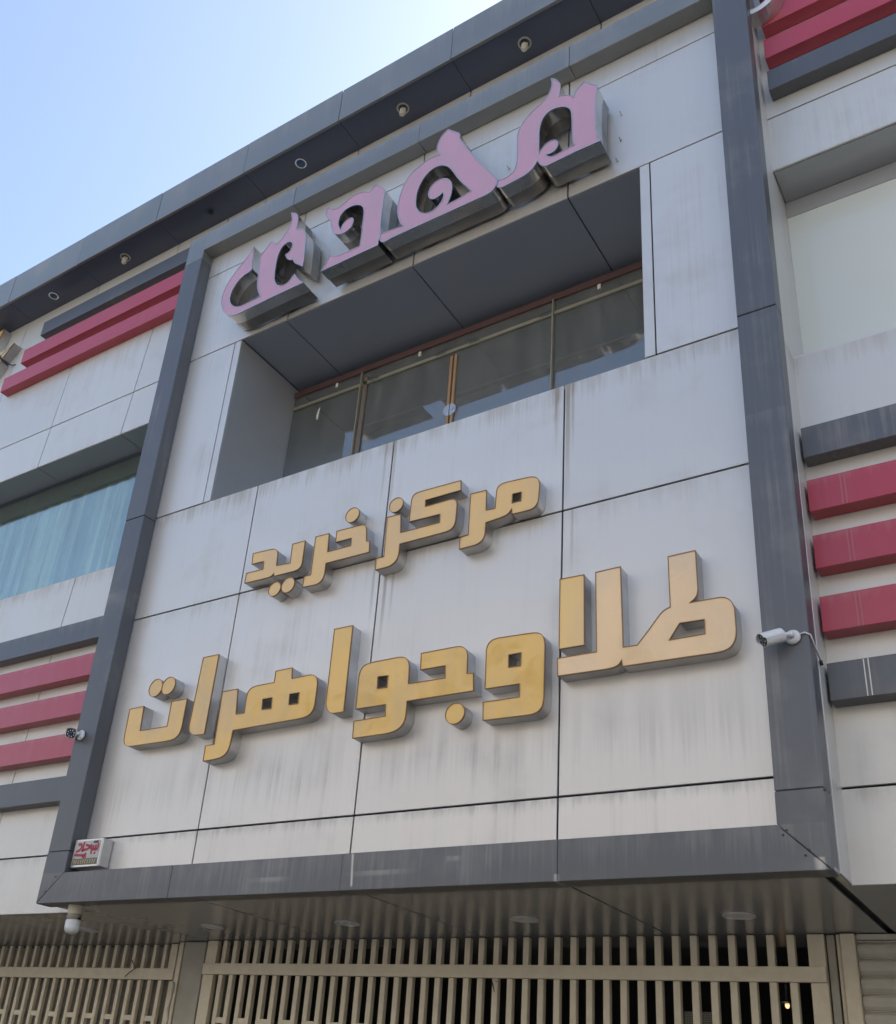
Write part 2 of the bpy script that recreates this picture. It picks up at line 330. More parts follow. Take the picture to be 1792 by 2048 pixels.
# wings
RL = [(ZS, 3.836), (3.836, 7.655), (9.955, 10.705), (10.705, ZE+.02)]
for z0, z1 in RL:
    ed = [lambda z: XA(z)-5.65, lambda z: XA(z)-3.77, lambda z: XA(z)-1.885, XA, lambda z: -9.262]
    for a, b in zip(ed, ed[1:]): panel4([(a(z0), z0), (b(z0), z0), (b(z1), z1), (a(z1), z1)], YW, SILVER_W)
for z0, z1 in [(ZS, 3.853), (3.853, 7.70), (9.967, 10.70), (10.70, ZE+.02)]:
    for a, b in ((-1.405, .95), (.95, 3.3), (3.3, 6)): panel(a, b, z0, z1, YW, SILVER_W)
for a, b in ((-9.262, -8.5), (-8.5, -6.79), (-6.79, -4.97), (-4.97, -3.15), (-3.15, -1.405)): panel(a, b, 12.4, ZE+.02, YW, SILVER_W)
for x0, x1, zs, zh in ((-23.8, -9.28, 7.63, 9.98), (-1.40, 11.8, 7.67, 9.99)):
    bk(x0, x1, YW+.03, YW+.05, 3.2, zs); bk(x0, x1, YW+.03, YW+.05, zh, 13.55)
bk(-9.27, -1.41, YW+.03, YW+.05, 12.3, 13.55)
def wing_window(x0, x1, zs, zh, joints, panes, gm, sm, fm, fh, yg=.75):
    js = [x0]+joints+[x1]
    for a, b in zip(js, js[1:]): box('window_soffit', a+.006, b-.006, YW+.026, yg+.02, zh+.004, zh+.022, sm, B, .002)
    box('window_backing', x0, x1, YW+.06, yg+.2, zh+.03, zh+.1, RUBBER, B, 0)
    box('window_sill', x0, x1, YW+.026, yg+.02, zs-.03, zs-.008, SILVER_W, B, .002)
    f = box('window', x0, x1, yg-.012, yg+.03, zh-fh, zh-.002, fm, B, .002)
    for a, b in zip(panes, panes[1:]): box('pane', a+.003, b-.003, yg, yg+.008, zs-.008, zh-fh, gm, f, 0)
wing_window(-16.5, -9.28, 7.655, 9.955, [XA(9.955)-3.77, XA(9.955)-1.885, XA(9.955)], [-16.5, -14.95, -13.25, -11.6, -9.28], GLASS_L, RECESS, DARK_S, .03)
wing_window(-1.391, 5.9, 7.70, 9.967, [.95, 3.3], [-1.394, 1.2, 3.6, 5.9], GLASS_R, SOFFIT, RECESS_S, .20)

SEAL = simple('faded_sealant', (.42, .16, .18), .6)
# horizontal bars
def bar(mat, z0, z1, segs, name):
    for a, b in segs: box(name, a+.0015, b-.0015, YB, YW-.003, z0, z1, mat, B, .004)
for z0, nm in ((6.51, 'd'), (6.003, 'r'), (5.497, 'r'), (4.966, 'r'), (4.425, 'd')):
    mt, n = (DARK, 'dark_bar') if nm == 'd' else (RED, 'crimson_bar')
    bar(mt, z0-.005, z0+.294, ((-16, -12.6), (-12.6, -9.30)), n)
    bar(mt, z0+.02, z0+.312, ((-1.372, 1.3), (1.3, 3.6)), n)
    for dx in ((-.018, .012) if z0 != 6.51 else ()): box('sealant_bead', -1.105+dx-.004, -1.105+dx+.004, YB-.0012, YB+.002, z0+.026, z0+.306, SEAL if nm == 'r' else TAPE, B, 0)
for z0, mt, n, xl in ((12.83, DARK, 'dark_bar', -13.31), (12.365, RED, 'crimson_bar', -13.66), (11.885, RED, 'crimson_bar', -14.02)): bar(mt, z0, z0+.295, ((xl, -9.33),), n)
for z0, mt, n in ((10.915, DARK, 'dark_bar'), (11.395, RED, 'crimson_bar'), (11.89, RED, 'crimson_bar'), (12.38, RED, 'crimson_bar')): bar(mt, z0, z0+.285, ((-1.318, 1.3), (1.3, 3.6)), n)

# eave
EX = [-23.0, -21.2, -19.4, -17.6, -15.75, -13.98, -12.15, -10.30, -8.485, -6.75, -4.96, -3.15, -1.35, .45, 2.25, 4.05]
for i, (a, b) in enumerate(zip(EX, EX[1:])):
    box('eave_fascia', a+.004, b-.004, -.235+.003*(i % 2), -.19, ZE, 14.185-.012*max(0, a+9)/4, DARK_LIT, B, .004)
    box('eave_soffit', a+.003, b-.003, -.186, YW-.004, ZE+.008, ZE+.03, DARK_S, B, .002)

# arcade soffit
SX = [-20.4, -18.5, -16.6, -14.75, -12.85, -10.95, -9.055, -7.10, -5.205, -3.31, -1.505]
for i, (a, b) in enumerate(zip(SX, SX[1:])):
    box('arcade_soffit', a+.010, b-.010, (-.125 if a > -9.1 else YW+.002), 2.75, 3.196, 3.214, SOFFIT, B, .002)
box('arcade_soffit', -9.262, -9.063, -.125, YW-.004, 3.196, 3.214, SOFFIT, B, .002)
box('arcade_soffit', -1.452, 1.5, YW+.002, 2.75, 3.197, 3.215, SOFFIT, B, .002); box('arcade_soffit', 1.51, 6, YW+.002, 2.75, 3.197, 3.215, SOFFIT, B, .002)
box('arcade_soffit', -1.452, -1.40, -.125, YW-.004, 3.197, 3.215, SOFFIT, B, .002)
box('soffit_backing', -9.20, -1.46, .05, .325, 3.225, 3.255, RUBBER, B, 0); box('soffit_backing', -20, 6, .33, 2.8, 3.225, 3.255, RUBBER, B, 0)
# pilasters and door posts behind the arcade
box('pilaster', -9.42, -9.06, 2.16, 2.7, 0, 3.19, PILASTER, B, .008); box('pilaster_trim', -9.535, -9.46, 2.18, 2.6, 0, 3.19, GATE, B, .006)
box('door_post', -1.866, -1.752, 2.05, 2.5, 0, 3.188, GATE, B, .006); box('door_post', -1.902, -1.874, 2.09, 2.5, 0, 3.188, GATE, B, .004); box('door_post', -1.985, -1.922, 2.12, 2.5, 0, 3.188, PILASTER, B, .004)

FIN = simple('dull_brown_fin', (.16, .13, .10), .5)
# bay window: frameless glass, brown head rail, patch fittings, round lock
wf = box('window', -8.066, -2.614, 1.12, 1.20, 10.262, 10.352, BROWN, B, .004)
px = [-8.066, -6.886, -5.468, -4.118, -2.614]
for a, b in zip(px, px[1:]): box('pane', a+.004, b-.004, 1.150, 1.160, 7.928, 10.26, GLASS_C, wf, .0)
box('inner_rail', -8.06, -2.62, 1.128, 1.148, 10.045, 10.095, OLIVE, wf, .004)
box('door_edge', -5.515, -5.480, 1.125, 1.148, 7.93, 9.98, BRASS, wf, .002); box('door_edge', -5.456, -5.421, 1.125, 1.148, 7.93, 9.98, BRASS, wf, .002)
box('glass_fin', -6.90, -6.885, 1.10, 1.145, 7.93, 10.26, OLIVE, wf, .002); box('glass_fin', -6.865, -6.80, 1.128, 1.148, 7.93, 10.16, FIN, wf, .002); box('glass_fin', -4.125, -4.108, 1.10, 1.145, 7.93, 10.26, OLIVE, wf, .002)
for x in (-6.68, -5.663, -5.178, -4.213): box('patch_fitting', x-.075, x+.075, 1.10, 1.126, 10.065, 10.10, CHROME, wf, .003)
for x in (-7.33, -6.0, -3.55): box('rail_clip', x-.02, x+.02, 1.135, 1.148, 10.19, 10.26, TAPE, wf, .002)
def half_disc(name, cx, cz, r, y0, y1, a0, a1, mat, parent):
    bm = bmesh.new(); n = 18; pts = [(cx+r*math.cos(a0+(a1-a0)*i/n), cz+r*math.sin(a0+(a1-a0)*i/n)) for i in range(n+1)]
    f = [bm.verts.new((x, y0, z)) for x, z in pts]; g = [bm.verts.new((x, y1, z)) for x, z in pts]
    bm.faces.new(f); bm.faces.new(g[::-1])
    for i in range(n+1): bm.faces.new((f[i], g[i], g[(i+1) % (n+1)], f[(i+1) % (n+1)]))
    return obj(name, bm_mesh(name, bm), mat, parent)
half_disc('lock_plate', -5.473, 9.14, .085, 1.12, 1.147, R(90), R(270), BRUSHED, wf); half_disc('lock_plate', -5.463, 9.14, .085, 1.12, 1.147, R(-90), R(90), BRUSHED, wf)
tube_obj('lock_cylinder', [(-5.425, 1.105, 9.14), (-5.425, 1.125, 9.14)], .018, CHROME, wf)
# torn sticker on the first pane
bm = bmesh.new(); bm.faces.new([bm.verts.new(p) for p in ((-7.62, 1.146, 9.76), (-7.59, 1.146, 9.75), (-7.575, 1.146, 9.95), (-7.60, 1.146, 9.93), (-7.625, 1.146, 9.84))]); obj('sticker', bm_mesh('sticker', bm), TAPE, wf)

REFL_BAND = simple('brown_reflection_band', (.20, .18, .16), .8)
# ---------------------------------------------------------------- curtain and blind
def curtain(name, x0, x1, y, z0, z1, mat, amp, wl, label, cat):
    bm = bmesh.new(); n = int((x1-x0)/.02); a = []; b = []
    for i in range(n+1):
        x = x0+(x1-x0)*i/n; ph = x/wl*6.283+1.7*math.sin(x*1.9)+.8*math.sin(x*5.1)
        yy = y+amp*math.sin(ph)+amp*.4*math.sin(ph*2.3+1); a.append(bm.verts.new((x, yy*1.0, z0))); b.append(bm.verts.new((x+.01*math.sin(ph), y+(yy-y)*.6, z1)))
    for i in range(n): bm.faces.new((a[i], a[i+1], b[i+1], b[i]))
    o = obj(name, bm_mesh(name, bm, True), mat); tag(o, label, cat); return o
box('reflection_band', -16.4, -9.29, .80, .84, 9.64, 9.95, REFL_BAND, B, 0)  # added dark strip, stands for the soffit reflected in the glass
curtain('curtain', -16.2, -9.35, .88, 7.5, 9.90, CURTAIN, .06, .30, 'pale teal pleated curtain behind the window left of the bay', 'curtain')
#curtain('window_blind', -1.30, 5.6, .95, 7.5, 9.95, BLIND, .004, .5, 'plain white blind behind the window right of the bay', 'blind')

# ---------------------------------------------------------------- gates
def gate(name, label, x0, n, pitch, y, w, d, zr0, zr1, xl, xr, con):
    G_ = thing(name, label, 'gate', (0, y, 0), 'metal gates under the bay'); G_.location = ((xl+xr)/2, y, 0)
    bm = bmesh.new(); add_box(bm, -w/2, w/2, 0, d, 0, 3.19); bev(bm, .004); me = bm_mesh('slat', bm); me.materials.append(GATE)
    bm = bmesh.new(); add_box(bm, -(pitch-w)/2-.003, (pitch-w)/2+.003, .006, d-.01, -.03, .03); mc = bm_mesh('connector', bm); mc.materials.append(GATE)
    for k in range(n):
        o = bpy.data.objects.new('slat', me); COL.objects.link(o); o.parent = G_; o.location = Vector((x0+k*pitch+random.uniform(-.003, .003), y, 0))-G_.location
        if k < n-1 and k % 2 == con:
            for z in (2.32, 1.4, .5):
                o = bpy.data.objects.new('connector', mc); COL.objects.link(o); o.parent = G_; o.location = Vector((x0+(k+.5)*pitch, y, z))-G_.location
    box('rail', xl, xr, y-.05, y-.002, zr0, zr1, GATE, G_, .004)
    box('bottom_rail', xl, xr, y-.05, y-.002, .1, .24, GATE, G_, .004)
    return G_
g1 = gate('metal_gate', 'wide beige slatted metal gate under the soffit of the framed bay', -8.681, 40, .1645, 2.085, .062, .062, 2.806, 2.928, -8.94, -1.995, 0)
for a, b, d in ((-8.985, -8.945, .02), (-8.94, -8.80, 0), (-2.13, -1.996, 0)): box('stile', a, b, 2.085+d, 2.15, 0, 3.19, GATE, g1, .004)
g2 = gate('metal_gate', 'beige slatted metal gate left of the grey pilaster with perforated sheet behind', -13.226-.1832*8, 27, .1832, 2.33, .060, .05, 2.765, 2.90, -14.8, -9.66, 1)
box('stile', -9.78, -9.662, 2.284, 2.40, 2.765, 3.19, GATE, g2, .004); box('stile', -9.78, -9.60, 2.345, 2.42, 0, 2.76, GATE, g2, .004)
box('perforated_sheet', -14.8, -9.70, 2.415, 2.42, 0, 2.80, PERF, g2, 0); box('backing_plate', -14.8, -9.6, 2.50, 2.52, 0, 3.19, GATE_D, g2, 0)
sh = thing('roller_shutter', 'closed cream roller shutter right of the beige door post', 'shutter', (1, 2.1, 0))
bm = bmesh.new(); n = 8; prof = [(.012, 0.0), (-.004, .004), (-.030, .03), (-.046, .066), (-.036, .098), (-.010, .114), (.022, .116), (.022, .123), (-.004, .125), (-.004, .1315), (.012, .1325)]
pv_ = []
for yy, zz in prof: pv_.append((bm.verts.new((-1.748, yy, zz)), bm.verts.new((6, yy, zz))))
for a, b in zip(pv_, pv_[1:]): bm.faces.new((a[0], a[1], b[1], b[0]))
ms = bm_mesh('shutter_slat', bm, False); ms.materials.append(SHUT)
for k in range(24):
    o = bpy.data.objects.new('shutter_slat', ms); COL.objects.link(o); o.parent = sh; o.location = Vector((0, 2.13, 3.141-.1325*(k+1)))-sh.location
box('shutter_housing', -1.748, 6, 2.10, 2.16, 3.146, 3.19, SHUT, sh, .003)
# lamp and vent plate seen inside through the gate
lp = thing('ceiling_lamp', 'small glowing orange lamp inside, seen between the slats of the wide gate', 'lamp', (-2.82, 4.0, 2.9))
tube_obj('lamp_ring', [(-2.82, 4.0, 2.89), (-2.82, 4.0, 2.86)], .07, CHROME, lp, 20); tube_obj('bulb', [(-2.82, 4.0, 2.855), (-2.82, 4, 2.835), (-2.82, 4, 2.82)], [.022, .02, .012], LIT, lp, 16)
box('lamp_stem', -2.83, -2.81, 3.99, 4.01, 2.89, 3.25, BLACK, lp, 0)
vt = box('vent_plate', -3.27, -2.98, 2.30, 2.33, 2.2, 2.585, PERF, None, .003); tag(vt, 'small perforated pale plate behind the slats of the wide gate', 'vent')

# ---------------------------------------------------------------- recessed lamps
for i, (x, y) in enumerate(((-10.21, 1.30), (-8.12, 1.26), (-6.27, 1.23), (-4.30, 1.22), (-2.43, 1.25))):
    where = ['in the soffit left of the bay, behind the white dome camera', 'leftmost under the bay itself, beside the grey pilaster', 'second under the bay counted from the grey pilaster', 'third under the bay counted from the grey pilaster', 'under the right end of the bay, nearest the roller shutter'][i]
    t_ = thing('downlight', 'round flush downlight '+where, 'downlight', (x, y, 3.196), 'round downlights under the bay')
    ring_obj('trim_ring', (x, y, 3.195), (0, 0, -1), .128, .098, .012, WHITE, t_); tube_obj('lens', [(x, y, 3.1945), (x, y, 3.188)], .099, simple('frosted_lens_%d' % i, (.86, .86, .82), .4), t_, 28, False)
EL = [(-13.11, 1), (-11.31, 0), (-9.41, 2), (-7.64, 1), (-5.88, 0), (-4.06, 0)]
EN = ['dark blue lens, leftmost under the eave', 'cream spiral bulb, second from the left edge', 'empty dark socket, between two lit looking lamps', 'dark blue lens, above the left half of the pink lettering', 'cream spiral bulb, above the middle of the pink lettering', 'cream spiral bulb, nearest the right top corner of the bay']
EN[2] = 'no visible bulb, only a dark socket'
for (x, k), tx in zip(EL, EN):
    y = .06; z = ZE+.008
    t_ = thing('eave_lamp', 'round recessed eave lamp with '+tx, 'eave lamp', (x, y, z), 'recessed lamps along the eave')
    if k != 2: ring_obj('trim_ring', (x, y, z), (0, 0, -1), .085, .066, .010, CHROME if k == 1 else PILASTER, t_)
    else: ring_obj('trim_ring', (x, y, z), (0, 0, -1), .075, .06, .006, DARK_S, t_)
    if k == 0:
        bm = bmesh.new(); pts = [(x+.03*math.cos(a*.55), y+.03*math.sin(a*.55), z-.015-.0035*a) for a in range(34)]; tube(bm, pts, .012, 8); obj('spiral_bulb', bm_mesh('spiral_bulb', bm, True), LAMPW, t_)
        tube_obj('bulb_tip', [(x, y, z), (x, y, z-.125), (x, y, z-.15)], [.022, .022, .014], LAMPW, t_)
    elif k == 1: tube_obj('lens', [(x, y, z-.002), (x, y, z-.008), (x, y, z-.02)], [.064, .06, .02], LENS, t_, 24)
    else: tube_obj('socket', [(x, y, z-.001), (x, y, z-.012)], .035, BLACK, t_)

GOLD={
 'alef_short':[[(-3.354,5.731),(-3.131,5.725),(-3.125,5.074),(-3.351,5.077)]],
 'ta_lam':[[(-3.029,5.723),(-2.809,5.727),(-2.795,4.998),(-2.681,4.995),(-2.606,5.082),(-2.539,5.164),(-2.482,5.235),(-2.448,5.259),(-2.406,5.272),(-2.410,5.724),(-2.185,5.727),(-2.180,5.379),(-2.189,5.331),(-2.213,5.297),(-2.247,5.277),(-2.004,5.275),(-1.962,5.258),(-1.930,5.222),(-1.913,5.166),(-1.911,4.971),(-1.922,4.903),(-1.954,4.850),(-2.004,4.827),(-2.072,4.822),(-2.804,4.833),(-2.810,4.886),(-2.830,4.854),(-2.870,4.837),(-2.922,4.832),(-3.359,4.839),(-3.365,4.999),(-3.022,4.998)],[(-2.335,5.117),(-2.144,5.111),(-2.145,4.993),(-2.421,4.991)]],
 'vav':[[(-4.039,5.198),(-4.024,5.247),(-3.989,5.278),(-3.931,5.287),(-3.582,5.273),(-3.532,5.260),(-3.496,5.225),(-3.479,5.162),(-3.478,4.657),(-3.490,4.593),(-3.523,4.556),(-3.579,4.539),(-3.660,4.539),(-4.037,4.547),(-4.044,4.712),(-3.700,4.710),(-3.704,4.825),(-4.032,4.829)],[(-3.817,5.107),(-3.699,5.106),(-3.701,4.989),(-3.812,4.992)]],
 'jim_vav':[[(-5.394,5.169),(-5.378,5.234),(-5.332,5.271),(-5.248,5.282),(-4.947,5.283),(-4.889,5.271),(-4.850,5.234),(-4.831,5.180),(-4.824,5.000),(-4.441,4.995),(-4.446,5.112),(-4.707,5.115),(-4.714,5.279),(-4.331,5.279),(-4.281,5.268),(-4.242,5.237),(-4.224,5.191),(-4.218,5.002),(-4.155,4.997),(-4.143,4.829),(-4.822,4.832),(-4.822,4.689),(-4.836,4.633),(-4.868,4.592),(-4.924,4.564),(-5.011,4.552),(-5.388,4.552),(-5.394,4.719),(-5.045,4.723),(-5.054,4.832),(-5.389,4.836)],[(-5.170,5.122),(-5.058,5.115),(-5.056,5.000),(-5.165,5.003)]],
 'alef_tall':[[(-5.759,5.719),(-5.535,5.716),(-5.525,4.828),(-5.651,4.827),(-5.702,4.849),(-5.738,4.894),(-5.751,4.944)]],
 'he_re':[[(-7.142,5.269),(-6.929,5.269),(-6.896,4.989),(-6.787,4.988),(-6.791,5.173),(-6.776,5.225),(-6.735,5.254),(-6.676,5.264),(-6.446,5.265),(-6.447,5.386),(-6.235,5.389),(-6.219,5.269),(-5.980,5.274),(-5.931,5.258),(-5.899,5.225),(-5.883,5.165),(-5.883,4.966),(-5.891,4.904),(-5.922,4.860),(-5.974,4.836),(-6.054,4.830),(-6.901,4.818),(-6.907,4.688),(-6.918,4.624),(-6.949,4.576),(-7.005,4.547),(-7.084,4.539),(-7.246,4.534),(-7.250,4.698),(-7.130,4.701)],[(-6.562,5.102),(-6.443,5.101),(-6.431,4.985),(-6.553,4.989)],[(-6.217,5.105),(-6.099,5.103),(-6.096,4.990),(-6.210,4.993)]],
 'alef_mid':[[(-7.520,5.718),(-7.291,5.716),(-7.297,4.827),(-7.436,4.832),(-7.500,4.861),(-7.531,4.900),(-7.540,4.942)]],
 'te':[[(-8.529,5.269),(-8.307,5.274),(-8.285,4.987),(-7.875,4.986),(-7.878,5.267),(-7.646,5.266),(-7.646,4.952),(-7.658,4.885),(-7.694,4.843),(-7.753,4.821),(-7.844,4.817),(-8.397,4.823),(-8.459,4.836),(-8.503,4.868),(-8.521,4.923)]],
 'ye_dal':[[(-7.045,6.881),(-6.758,6.869),(-6.715,6.855),(-6.683,6.822),(-6.673,6.779),(-6.667,6.640),(-6.478,6.629),(-6.484,6.859),(-6.309,6.858),(-6.306,6.594),(-6.315,6.551),(-6.342,6.524),(-6.390,6.511),(-6.675,6.514),(-6.686,6.551),(-6.705,6.529),(-6.738,6.517),(-6.797,6.516),(-7.095,6.522),(-7.097,6.647),(-6.854,6.641),(-6.863,6.738),(-7.038,6.744)]],
 'khe_re':[[(-6.172,6.869),(-5.992,6.865),(-5.979,6.640),(-5.684,6.642),(-5.686,6.728),(-5.890,6.732),(-5.894,6.866),(-5.570,6.858),(-5.533,6.843),(-5.509,6.809),(-5.488,6.644),(-5.448,6.637),(-5.438,6.505),(-5.981,6.506),(-5.981,6.386),(-5.992,6.334),(-6.022,6.298),(-6.074,6.280),(-6.253,6.289),(-6.252,6.413),(-6.166,6.415)]],
 'kaf_ze':[[(-5.260,6.863),(-5.095,6.856),(-5.075,6.637),(-4.625,6.633),(-4.630,6.727),(-4.986,6.735),(-4.982,6.991),(-4.969,7.032),(-4.939,7.055),(-4.888,7.060),(-4.417,7.052),(-4.410,6.937),(-4.811,6.936),(-4.807,6.863),(-4.527,6.866),(-4.483,6.859),(-4.455,6.834),(-4.442,6.790),(-4.446,6.594),(-4.461,6.550),(-4.489,6.521),(-4.536,6.508),(-5.072,6.506),(-5.073,6.390),(-5.087,6.338),(-5.121,6.302),(-5.173,6.281),(-5.338,6.279),(-5.343,6.409),(-5.252,6.409)]],
 'mim_re':[[(-4.300,6.861),(-4.126,6.857),(-4.118,6.631),(-4.025,6.626),(-4.017,6.823),(-4.002,6.860),(-3.962,6.880),(-3.905,6.882),(-3.662,6.867),(-3.617,6.851),(-3.586,6.822),(-3.570,6.772),(-3.577,6.615),(-3.586,6.560),(-3.613,6.523),(-3.661,6.508),(-3.842,6.512),(-3.849,6.572),(-3.868,6.539),(-3.901,6.519),(-3.951,6.509),(-4.114,6.494),(-4.115,6.377),(-4.130,6.328),(-4.162,6.296),(-4.210,6.281),(-4.385,6.279),(-4.385,6.401),(-4.297,6.412)],[(-3.844,6.729),(-3.755,6.725),(-3.756,6.631),(-3.846,6.633)]],
}
DOTS={
 'jim_dot':(-4.314,4.646,0.096),
 'te_dot_a':(-8.175,5.467,0.104),
 'te_dot_b':(-7.977,5.462,0.102),
 'ye_dot_a':(-6.640,6.352,0.084),
 'ye_dot_b':(-6.459,6.360,0.089),
 'khe_dot':(-5.711,7.011,0.088),
 'ze_dot':(-5.163,6.980,0.085),
}
PINK={
 'mim':[[(-3.464,11.988),(-3.423,11.956),(-3.379,11.892),(-3.348,11.821),(-3.340,11.771),(-3.346,11.701),(-3.358,11.622),(-3.285,11.593),(-3.197,11.523),(-3.192,11.492),(-3.185,11.490),(-3.173,11.551),(-3.129,11.606),(-3.066,11.651),(-2.899,11.476),(-2.920,11.397),(-2.928,11.291),(-2.931,11.025),(-2.925,10.807),(-2.913,10.706),(-2.878,10.611),(-3.161,10.619),(-3.487,10.604),(-3.533,10.629),(-3.569,10.680),(-3.594,10.745),(-3.611,10.710),(-3.654,10.659),(-3.726,10.615),(-3.810,10.604),(-4.018,10.587),(-4.062,10.610),(-4.088,10.645),(-4.079,10.706),(-4.061,10.729),(-4.024,10.716),(-3.957,10.713),(-3.891,10.748),(-3.860,10.808),(-3.850,10.898),(-3.860,11.301),(-3.847,11.381),(-3.785,11.500),(-3.691,11.586),(-3.531,11.672),(-3.476,11.764),(-3.454,11.840),(-3.449,11.908)],[(-3.578,10.849),(-3.582,11.052),(-3.584,11.214),(-3.571,11.312),(-3.534,11.404),(-3.469,11.453),(-3.381,11.448),(-3.292,11.405),(-3.236,11.343),(-3.210,11.267),(-3.202,11.154),(-3.197,10.884),(-3.188,10.789),(-3.167,10.732),(-3.255,10.727),(-3.363,10.710),(-3.426,10.714),(-3.472,10.741),(-3.493,10.780),(-3.436,10.763),(-3.382,10.784),(-3.354,10.836),(-3.355,10.896),(-3.381,10.942),(-3.427,10.967),(-3.491,10.959),(-3.545,10.914)]],
 'dal':[[(-4.806,12.015),(-4.621,11.821),(-4.625,11.740),(-4.349,11.202),(-4.088,10.770),(-4.081,10.711),(-4.097,10.648),(-4.138,10.599),(-4.215,10.583),(-4.412,10.585),(-4.817,10.586),(-5.131,10.588),(-5.455,10.588),(-5.564,10.573),(-5.611,10.597),(-5.648,10.663),(-5.642,10.707),(-5.624,10.746),(-5.315,10.707),(-5.358,10.755),(-5.396,10.863),(-5.428,11.007),(-5.430,11.137),(-5.412,11.282),(-5.366,11.439),(-5.282,11.549),(-5.150,11.617),(-5.011,11.652),(-4.894,11.634),(-4.932,11.711),(-4.944,11.771),(-4.930,11.856),(-4.884,11.960)],[(-5.163,10.989),(-5.168,11.119),(-5.146,11.235),(-5.093,11.347),(-5.013,11.424),(-4.929,11.445),(-4.836,11.419),(-4.751,11.344),(-4.691,11.240),(-4.594,11.044),(-4.415,10.762),(-4.562,10.729),(-4.716,10.720),(-4.691,10.789),(-4.670,10.888),(-4.670,10.982),(-4.694,11.075),(-4.746,11.149),(-4.813,11.190),(-4.888,11.202),(-4.959,11.164),(-5.000,11.088),(-4.999,11.011),(-4.970,10.944),(-4.916,10.908),(-4.853,10.911),(-4.794,10.950),(-4.779,10.894),(-4.794,10.822),(-4.841,10.761),(-4.912,10.728),(-4.980,10.726),(-5.051,10.758),(-5.111,10.828),(-5.152,10.919)]],
 'vav':[[(-6.550,11.685),(-6.486,11.609),(-6.395,11.573),(-6.312,11.595),(-6.211,11.652),(-6.105,11.670),(-6.007,11.649),(-5.892,11.581),(-5.857,11.628),(-5.806,11.662),(-5.637,11.479),(-5.659,11.320),(-5.658,11.059),(-5.654,10.878),(-5.631,10.745),(-5.645,10.703),(-5.651,10.637),(-5.652,10.571),(-5.928,10.571),(-6.217,10.568),(-6.502,10.567),(-6.432,10.660),(-6.406,10.746),(-6.398,10.796),(-6.348,10.743),(-6.285,10.715),(-6.177,10.702),(-5.933,10.700),(-5.931,10.819),(-5.939,11.106),(-5.941,11.265),(-5.964,11.357),(-6.013,11.418),(-6.090,11.466),(-6.188,11.484),(-6.270,11.461),(-6.322,11.402),(-6.335,11.305),(-6.321,11.231),(-6.281,11.154),(-6.268,11.203),(-6.230,11.259),(-6.161,11.282),(-6.112,11.265),(-6.084,11.210),(-6.097,11.125),(-6.146,11.075),(-6.226,11.059),(-6.313,11.082),(-6.374,11.129),(-6.427,11.220),(-6.456,11.316),(-6.454,11.368),(-6.490,11.425),(-6.541,11.478),(-6.575,11.579),(-6.569,11.647)]],
 'nun':[[(-7.199,11.935),(-7.124,11.897),(-7.070,11.829),(-7.048,11.758),(-7.043,11.664),(-7.046,11.562),(-6.950,11.520),(-6.883,11.442),(-6.851,11.324),(-6.838,11.183),(-6.818,10.908),(-6.821,10.802),(-6.886,10.862),(-6.974,10.938),(-7.013,11.020),(-7.053,11.028),(-7.114,11.070),(-7.165,11.176),(-7.100,11.192),(-7.068,11.253),(-7.070,11.321),(-7.113,11.377),(-7.180,11.392),(-7.251,11.350),(-7.292,11.250),(-7.301,11.120),(-7.295,10.942),(-7.279,10.803),(-7.228,10.702),(-7.149,10.637),(-7.071,10.626),(-7.002,10.661),(-6.942,10.748),(-6.875,10.636),(-6.763,10.513),(-7.177,10.507),(-7.693,10.491),(-7.844,10.482),(-7.993,10.516),(-8.093,10.607),(-8.169,10.735),(-8.210,10.874),(-8.203,11.021),(-8.150,11.175),(-8.029,11.325),(-7.892,11.466),(-7.822,11.565),(-7.789,11.639),(-7.761,11.457),(-7.763,11.334),(-7.736,11.207),(-7.764,11.176),(-7.883,11.155),(-7.986,11.070),(-8.043,10.947),(-8.047,10.827),(-7.994,10.710),(-7.910,10.635),(-7.809,10.602),(-7.482,10.622),(-7.548,10.744),(-7.581,10.866),(-7.599,11.089),(-7.621,11.373),(-7.551,11.463),(-7.477,11.557),(-7.431,11.542),(-7.350,11.457),(-7.270,11.527),(-7.195,11.627),(-7.163,11.708),(-7.160,11.804)]],
}

# ---------------------------------------------------------------- channel letters
def chaikin(pts, it=2, lim=52):
    for _ in range(it):
        out = []; n = len(pts)
        for i in range(n):
            a, b, c = Vector(pts[i-1]), Vector(pts[i]), Vector(pts[(i+1) % n]); u, v = b-a, c-b
            if u.length < 1e-6 or v.length < 1e-6: continue
            ang = math.degrees(u.angle(v))
            if 6 < ang < lim:
                k = min(.25*min(u.length, v.length), .05); out += [tuple(b-u.normalized()*k), tuple(b+v.normalized()*k)]
            else: out.append(tuple(b))
        pts = out
    return pts
def area(p): return .5*sum(p[i-1][0]*p[i][1]-p[i][0]*p[i-1][1] for i in range(len(p)))
def inset(p, d):
    """shrink a CCW outline by d (grows a CW hole)"""
    out = []; n = len(p)
    for i in range(n):
        a, b, c = Vector(p[i-1]), Vector(p[i]), Vector(p[(i+1) % n])
        u = (b-a).normalized(); v = (c-b).normalized(); n1 = Vector((-u.y, u.x)); n2 = Vector((-v.y, v.x)); m_ = n1+n2
        if m_.length < .2: m_ = n1
        m_.normalize(); k = d/max(.45, m_.dot(n1)); out.append(tuple(b+m_*k))
    return out
def prep(loops, it, lim):
    L = [chaikin([tuple(q) for q in l], it, lim) for l in loops]; res = []
    for i, l in enumerate(L):
        if (area(l) > 0) != (i == 0): l = l[::-1]
        res.append(l)
    return res
